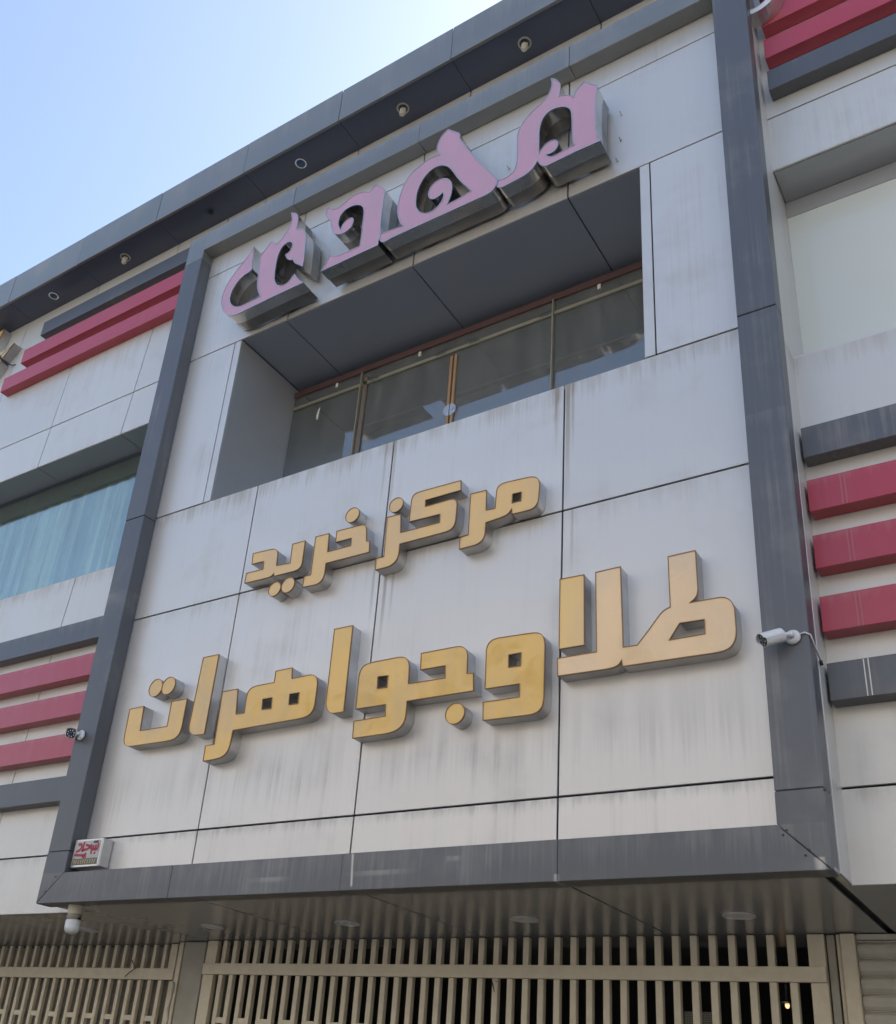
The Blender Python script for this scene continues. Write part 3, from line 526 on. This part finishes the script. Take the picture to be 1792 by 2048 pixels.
def fill(bm, loops, y, flip=False):
    vs = [[bm.verts.new((x, y, z)) for x, z in l] for l in loops]; flat = [v for l in vs for v in l]
    for t in tessellate_polygon([[Vector((x, z, 0)) for x, z in l] for l in loops]):
        try: bm.faces.new([flat[i] for i in t])
        except ValueError: pass
    return vs
def strip(bm, A, Bv):
    for a, b in zip(A, Bv):
        n = len(a)
        for i in range(n): bm.faces.new((a[i], a[(i+1) % n], b[(i+1) % n], b[i]))
def ringv(bm, loops, y): return [[bm.verts.new((x, y, z)) for x, z in l] for l in loops]
def letter(name, label, cat, loops, yf, yb, face, side, trim, group, rim=.0045, it=2, lim=52, back_layer=None):
    L = prep(loops, it, lim); I = [inset(l, rim) for l in L]
    xs = [q[0] for q in L[0]]; zs = [q[1] for q in L[0]]
    o = thing(name, label, cat, ((min(xs)+max(xs))/2, yb, min(zs)), group)
    bm = bmesh.new(); fill(bm, I, yf+.006); obj('face', bm_mesh('face', bm), face, o)
    bm = bmesh.new(); a = ringv(bm, L, yf+.012); b = ringv(bm, L, back_layer if back_layer else yb); strip(bm, a, b)
    if back_layer:      # second, smaller box behind; its shadowed look is put into darker steel
        fill(bm, L, back_layer-.001); K = [inset(l, .004) for l in L]; b2 = bmesh.new(); e = ringv(b2, K, back_layer); f = ringv(b2, K, yb); strip(b2, e, f); fill(b2, K, yb-.001); obj('back_box', bm_mesh('back_box', b2), DKSTEEL, o)
    else: fill(bm, L, yb-.001)
    me = bm_mesh('return', bm); obj('return', me, side, o)
    bm = bmesh.new(); O = [inset(l, -.0015) for l in L]; a = ringv(bm, O, yf+.018); b = ringv(bm, O, yf); c = ringv(bm, I, yf); d = ringv(bm, I, yf+.008)
    strip(bm, a, b); strip(bm, b, c); strip(bm, c, d); obj('trim', bm_mesh('trim', bm), trim, o)
    return o
GL = {'alef_short': ('short upright gold bar standing in the pale gold letter of the lower line', GOLD_S), 'ta_lam': ('largest pale gold letter pair at the right end of the lower line', GOLD_P),
 'vav': ('gold letter with one square hole, standing alone in the middle of the lower line', GOLD_A), 'jim_vav': ('gold joined letter pair with a step at right, above the single round dot', GOLD_A),
 'alef_tall': ('tall straight gold bar with glare streaks, middle of the lower line', GOLD_A), 'he_re': ('gold letter pair with two square holes in the lower line', GOLD_A),
 'alef_mid': ('tall straight gold bar leaning over the last letter at the left of the lower line', GOLD_A), 'te': ('gold cup shaped letter at the left end of the lower line', GOLD_A),
 'ye_dal': ('gold letter pair at the left end of the upper line, above two dots', GOLD_S), 'khe_re': ('gold letter pair under a single dot, second from left in the upper line', GOLD_S),
 'kaf_ze': ('gold letter pair with two long slots in the upper line', GOLD_S), 'mim_re': ('gold letter pair with one square hole at the right end of the upper line', GOLD_S)}
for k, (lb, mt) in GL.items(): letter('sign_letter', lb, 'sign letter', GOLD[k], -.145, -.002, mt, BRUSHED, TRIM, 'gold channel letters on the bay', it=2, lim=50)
DL = {'jim_dot': 'large gold dot below the lower line, left of the lone letter with one square hole', 'te_dot_a': 'left one of the two gold dots above the cup shaped letter', 'te_dot_b': 'right one of the two gold dots above the cup shaped letter',
 'ye_dot_a': 'left one of the two gold dots below the upper line', 'ye_dot_b': 'right one of the two gold dots below the upper line', 'khe_dot': 'single gold dot above the second letter pair from left in the upper line', 'ze_dot': 'gold dot beside the slotted letter pair in the upper line'}
for k, (x, z, r) in DOTS.items():
    letter('sign_dot', DL[k], 'sign dot', [[(x+r*math.cos(a*math.pi/20), z+r*math.sin(a*math.pi/20)) for a in range(40)]], -.145, -.002, GOLD_A if k[:2] in ('ji', 'te') else GOLD_S, BRUSHED, TRIM, 'gold dots of the lettering', it=0)
PL = {'mim': 'rightmost pink sign letter with flame tip and tear shaped hole', 'dal': 'pink sign letter with an enclosed curl, second from right', 'vav': 'pink sign letter with an open curl at its left, second from left', 'nun': 'leftmost pink sign letter with bowl, stem and hooked flame'}
for k, lb in PL.items():
    o = letter('sign_letter', lb, 'sign letter', PINK[k], -.36, -.05, PINK_M, STEEL, TRIM_S, 'pink channel letters over the bay window', rim=.007, it=2, lim=64, back_layer=-.20)
    xs = [q[0] for q in PINK[k][0]]; zs = [q[1] for q in PINK[k][0]]
    for (fx, fz) in ((.25, .1), (.75, .1), (.5, .5)): # stand-off bolts to the wall
        x = min(xs)+(max(xs)-min(xs))*fx; z = min(zs)+.12+(max(zs)-min(zs))*fz*.3; tube_obj('standoff', [(x, -.055, z), (x, 0, z)], .012, CHROME, o, 8)
for i, (x, z, lb) in enumerate(((-2.79, 11.35, 'uppermost of the three bolts right of the rightmost pink letter'), (-2.80, 10.95, 'middle bolt of the three right of the rightmost pink letter'), (-2.84, 10.66, 'lowest of the three bolts right of the rightmost pink letter'), (-4.15, 11.32, 'upper bolt in the gap before the rightmost pink letter'), (-4.02, 11.0, 'lower bolt in the gap before the rightmost pink letter'), (-6.77, 11.1, 'bolt on the panel right of the hooked pink letter'))):
    o = tube_obj('wall_bolt', [(x, .002, z), (x, -.004, z), (x, -.004, z), (x, -.05, z)], [.013, .013, .006, .006], DKSTEEL, None, 10); tag(o, 'small '+lb, 'bolt', 'bolts around the pink letters')
# parts of two further signs cut by the picture edge
FR = [([(-14.55, 13.50), (-14.61, 13.16), (-14.82, 13.20), (-14.76, 13.46)], 'upper gold letter piece under the eave at the left edge'), ([(-14.045, 12.965), (-14.285, 12.72), (-14.37, 12.80), (-14.12, 12.91)], 'small slanted gold letter piece left of the upper crimson bar'), ([(-14.40, 12.83), (-14.29, 12.645), (-14.445, 12.44), (-14.75, 12.45), (-14.70, 12.78)], 'lowest gold letter piece at the left edge beside the crimson bars')]
for pts, lb in FR: letter('sign_letter', lb, 'sign letter', [pts], .13, YW-.002, GOLD_S, BRUSHED, TRIM, 'gold letter pieces at the left edge', it=0)
cb = tube_obj('sign_cable', [(-14.36, .12, 12.80), (-14.30, .10, 12.70), (-14.22, .2, 12.62), (-14.12, .27, 12.60), (-14.08, .30, 12.62)], .009, BLACK, None, 8); tag(cb, 'black cable hanging between the gold letter pieces at the left edge', 'cable')
arc = [R(a) for a in range(-105, 100, 10)]; cx_, cz_ = -1.335, 12.17
letter('sign_letter', 'white faced curved letter piece on crimson bars at the right top edge', 'sign letter', [[(cx_+.265*math.cos(a), cz_+.265*math.sin(a)) for a in arc]+[(cx_+.185*math.cos(a), cz_+.185*math.sin(a)) for a in arc[::-1]]], -.03, YB-.003, WHITE, BRUSHED, TRIM_S, 'white letters at the right top', it=0)

# ---------------------------------------------------------------- small advert box in the bay corner
DULLW = simple('dull_white_face', (.50, .49, .46), .35, 0., .3, 16)
sg = thing('advert_box', 'small light box with red script and yellow digits in the lower left bay corner', 'sign', (-8.705, 0, 3.545))
box('case', -8.918, -8.492, -.146, -.003, 3.545, 3.843, BRUSHED, sg, .012)
box('rim', -8.915, -8.495, -.152, -.1465, 3.548, 3.840, TRIM_S, sg, .004)
box('face_plate', -8.893, -8.517, -.156, -.1525, 3.640, 3.818, DULLW, sg, .0); box('digit_plate', -8.893, -8.517, -.156, -.1525, 3.570, 3.636, simple('grey_plate', (.13, .13, .13), .4), sg, 0)
RT_ = simple('red_print', (.38, .025, .055), .4); YT = simple('yellow_print', (.62, .44, .05), .4)
def stroke(name, pts, w, mat, y=-.158):
    pts = chaik_open(pts); bm = bmesh.new(); a = []
    for i, p in enumerate(pts):
        d = Vector(pts[min(i+1, len(pts)-1)])-Vector(pts[max(i-1, 0)]); d.normalize(); n_ = Vector((-d.y, d.x))*w/2*(1 if 0 < i < len(pts)-1 else .55)
        a.append([bm.verts.new((p[0]+n_.x, y, p[1]+n_.y)), bm.verts.new((p[0]-n_.x, y, p[1]-n_.y)), bm.verts.new((p[0]-n_.x, y+.0015, p[1]-n_.y)), bm.verts.new((p[0]+n_.x, y+.0015, p[1]+n_.y))])
    for s, t in zip(a, a[1:]):
        for i in range(4): bm.faces.new((s[i], s[(i+1) % 4], t[(i+1) % 4], t[i]))
    bm.faces.new(a[0]); bm.faces.new(a[-1][::-1]); return obj(name, bm_mesh(name, bm), mat, sg)
def chaik_open(p):
    for _ in range(2):
        q = [p[0]]
        for a, b in zip(p, p[1:]): q += [(a[0]*.75+b[0]*.25, a[1]*.75+b[1]*.25), (a[0]*.25+b[0]*.75, a[1]*.25+b[1]*.75)]
        p = q+[p[-1]]
    return p
sx = lambda u, v: (-8.893+u*.376, 3.640+v*.178)
for s_ in ([(.10, .80), (.22, .84), (.27, .68), (.22, .48), (.06, .38)], [(.34, .95), (.33, .7), (.34, .45), (.28, .40)], [(.42, .78), (.56, .70), (.64, .62), (.52, .50), (.40, .48), (.32, .44)], [(.64, .80), (.68, .62), (.66, .48)], [(.74, .72), (.77, .52), (.70, .42), (.66, .44)], [(.84, .74), (.86, .54), (.80, .46), (.75, .48)], [(.93, .82), (.95, .60), (.92, .44), (.84, .45)], [(.02, .22), (.20, .18), (.42, .16), (.52, .26)], [(.36, .10), (.44, .04), (.52, .12)], [(.68, .30), (.74, .24)], [(.82, .28), (.88, .22)]): stroke('red_script', [sx(*q) for q in s_], .028, RT_)
box('print_patch', -8.62, -8.545, -.158, -.1565, 3.788, 3.814, BLACK, sg, 0)
for i, g in enumerate('9111221164'):
    u = -8.880+i*.0355; z0, z1 = 3.582, 3.624
    P_ = {'9': [(u+.016, z0), (u+.02, z1-.006), (u+.006, z1), (u+.004, z1-.016), (u+.018, z1-.018)], '1': [(u+.010, z1), (u+.012, z0)], '2': [(u+.004, z1), (u+.014, z1-.01), (u+.024, z1), (u+.006, z1-.01), (u+.010, z0)], '6': [(u+.004, z1-.008), (u+.02, z1), (u+.014, z0)], '4': [(u+.022, z1), (u+.006, z1-.012), (u+.02, z1-.016), (u+.006, z1-.02), (u+.010, z0)]}[g]
    stroke('yellow_digit', P_, .007, YT)

# ---------------------------------------------------------------- security cameras
def superell(bm, c, d, u, w, r, n=28, p=2.0):
    vs = []
    for i in range(n):
        a = 2*math.pi*i/n; ca, sa = math.cos(a), math.sin(a); k = (abs(ca)**p+abs(sa)**p)**(-1/p); vs.append(bm.verts.new(c+(u*ca+w*sa)*r*k))
    return vs
def loft(name, c0, c1, secs, mat, parent, up, p=2.0, cap=True):
    """secs: (t along axis, radius)"""
    c0, c1 = Vector(c0), Vector(c1); d = (c1-c0).normalized(); w = Vector(up)-d*Vector(up).dot(d); w.normalize(); u = w.cross(d); bm = bmesh.new(); prev = None; L = (c1-c0).length
    for i, (t, r) in enumerate(secs):
        v = superell(bm, c0+d*L*t, d, u, w, r, p=p)
        if prev: 
            for k in range(len(v)): bm.faces.new((prev[k], prev[(k+1) % len(v)], v[(k+1) % len(v)], v[k]))
        elif cap: bm.faces.new(v[::-1])
        prev = v
    if cap: bm.faces.new(prev)
    me = bm_mesh(name, bm)
    for q in me.polygons: q.use_smooth = len(q.vertices) == 4
    o = obj(name, me, mat, parent)
    return o
def bullet(label, base, back, front, r, p, rb, leds):
    t = thing('security_camera', label, 'camera', base, 'bullet cameras on the bay frame'); base = Vector(base); back = Vector(back); front = Vector(front); d = (front-back).normalized()
    loft('mount_base', base, base+Vector((0, -.028, 0)), [(0, rb), (.4, rb), (1, rb*.72)], WHITE, t, (0, 0, 1))
    j = base+Vector((0, -.06, 0)); mid = back.lerp(front, .12)-Vector((0, 0, r*.2))
    tube_obj('arm', [base+Vector((0, -.02, 0)), j, (j+mid)/2+Vector((0, -.01, .004)), mid], [.017, .019, .017, .017], WHITE, t, 12)
    loft('ball_joint', j-Vector((0, 0, .024)), j+Vector((0, 0, .024)), [(0, .006), (.15, .018), (.5, .026), (.85, .018), (1, .006)], WHITE, t, (0, 1, 0))
    b = loft('housing', back, front, [(0, r*.80), (.06, r*.95), (.15, r), (.93, r), (1, r*.97)], WHITE, t, (0, 0, 1), p)
    loft('front_glass', front-d*.004, front+d*.004, [(0, r*.9), (1, r*.88)], BLACK, b, (0, 0, 1), p)
    loft('lens', front+d*.003, front+d*.010, [(0, r*.36), (.6, r*.36), (1, r*.24)], LENS, b, (0, 0, 1))
    w = Vector((0, 0, 1))-d*d.z; w.normalize(); u = w.cross(d)
    for k in range(leds):
        a = 2*math.pi*(k+.5)/leds; c = front+(u*math.cos(a)+w*math.sin(a))*r*.62; loft('led', c+d*.0035, c+d*.007, [(0, r*.13), (1, r*.11)], WHITE if leds > 6 else PILASTER, b, (0, 0, 1))
    # sun shield: half shell over the housing, longer than it
    bm = bmesh.new(); s0 = back+d*.015; s1 = front+d*.022; rows = []
    for c, rr in ((s0, r*1.07), (s1, r*1.07), (s1, r*1.12), (s0, r*1.12)):
        row = []
        for k in range(15):
            a = R(-8)+R(196)*k/14; ca, sa = math.cos(a), math.sin(a); kk = (abs(ca)**p+abs(sa)**p)**(-1/p); cc = c-(d*.05*max(0, -sa+.25) if c is s1 else Vector()); row.append(bm.verts.new(cc+(u*ca+w*sa)*rr*kk))
        rows.append(row)
    for a_, b_ in zip(rows, rows[1:]+rows[:1]):
        for k in range(14): bm.faces.new((a_[k], a_[k+1], b_[k+1], b_[k]))
    for k in (0, 14): bm.faces.new([q[k] for q in rows])
    obj('sun_shield', bm_mesh('sun_shield', bm), WHITE, t)
    return t
c_r = bullet('white bullet camera on the right post of the bay, aimed left', (-1.505, -.204, 4.815), (-1.552, -.275, 4.812), (-1.668, -.365, 4.752), .050, 2.0, .055, 6)
tube_obj('cable', [(-1.46, -.21, 4.83), (-1.42, -.215, 4.835), (-1.385, -.205, 4.815), (-1.38, -.12, 4.76), (-1.378, .0, 4.70)], .006, WHITE, c_r, 8)
tube_obj('cable_end', [(-1.378, .0, 4.70), (-1.377, .02, 4.67)], .012, BLACK, c_r, 8)
bullet('white bullet camera with ringed lights on the left post of the bay', (-9.175, -.204, 5.02), (-9.315, -.245, 5.045), (-9.205, -.325, 5.008), .055, 4.0, .06, 8)
dm = thing('dome_camera', 'white dome camera hanging under the lower left corner of the bay', 'camera', (-8.83, -.03, 3.19))
loft('mount', (-8.83, -.03, 3.196), (-8.83, -.03, 3.085), [(0, .088), (.12, .090), (.2, .080), (.8, .078), (1, .070)], LAMPW, dm, (0, 1, 0))
loft('collar', (-8.83, -.03, 3.087), (-8.82, -.03, 3.03), [(0, .066), (.1, .076), (.6, .072), (1, .058)], GATE_D, dm, (0, 1, 0))
loft('housing', (-8.825, -.03, 3.035), (-8.81, -.035, 2.895), [(0, .060), (.03, .078), (.3, .080), (.34, .076), (.38, .080), (.66, .077), (.84, .062), (.95, .036), (1, .010)], WHITE, dm, (0, 1, 0))
loft('lens_window', (-8.775, -.02, 3.055), (-8.757, -.02, 3.05), [(0, .026), (.7, .024), (1, .016)], BLACK, dm, (0, 0, 1))
# odds and ends
o = tube_obj('wire_tie', [(-10.42, 2.26, 2.99), (-10.35, 2.265, 2.92), (-10.33, 2.27, 2.90), (-10.42, 2.255, 2.84), (-10.48, 2.25, 2.79)], .0045, BLACK, None, 6); tag(o, 'dark twisted wire tied round the rail of the left gate', 'wire')
o = tube_obj('wire_tie', [(-5.085, 2.03, 2.80), (-5.05, 2.03, 2.76), (-5.03, 2.03, 2.68), (-5.07, 2.03, 2.79), (-5.0, 2.03, 2.77)], .0035, BLACK, None, 6); tag(o, 'thin dark wire hanging below the rail of the wide gate', 'wire')
o = tube_obj('wall_cable', [(-9.46, 2.12, 2.72), (-9.43, 2.10, 2.66), (-9.44, 2.11, 2.55), (-9.46, 2.11, 2.42), (-9.44, 2.11, 2.30), (-9.45, 2.12, 2.1)], [.012, .02, .01, .016, .01, .012], PILASTER, None, 8); tag(o, 'loose grey cable on the pilaster between the two gates', 'cable')
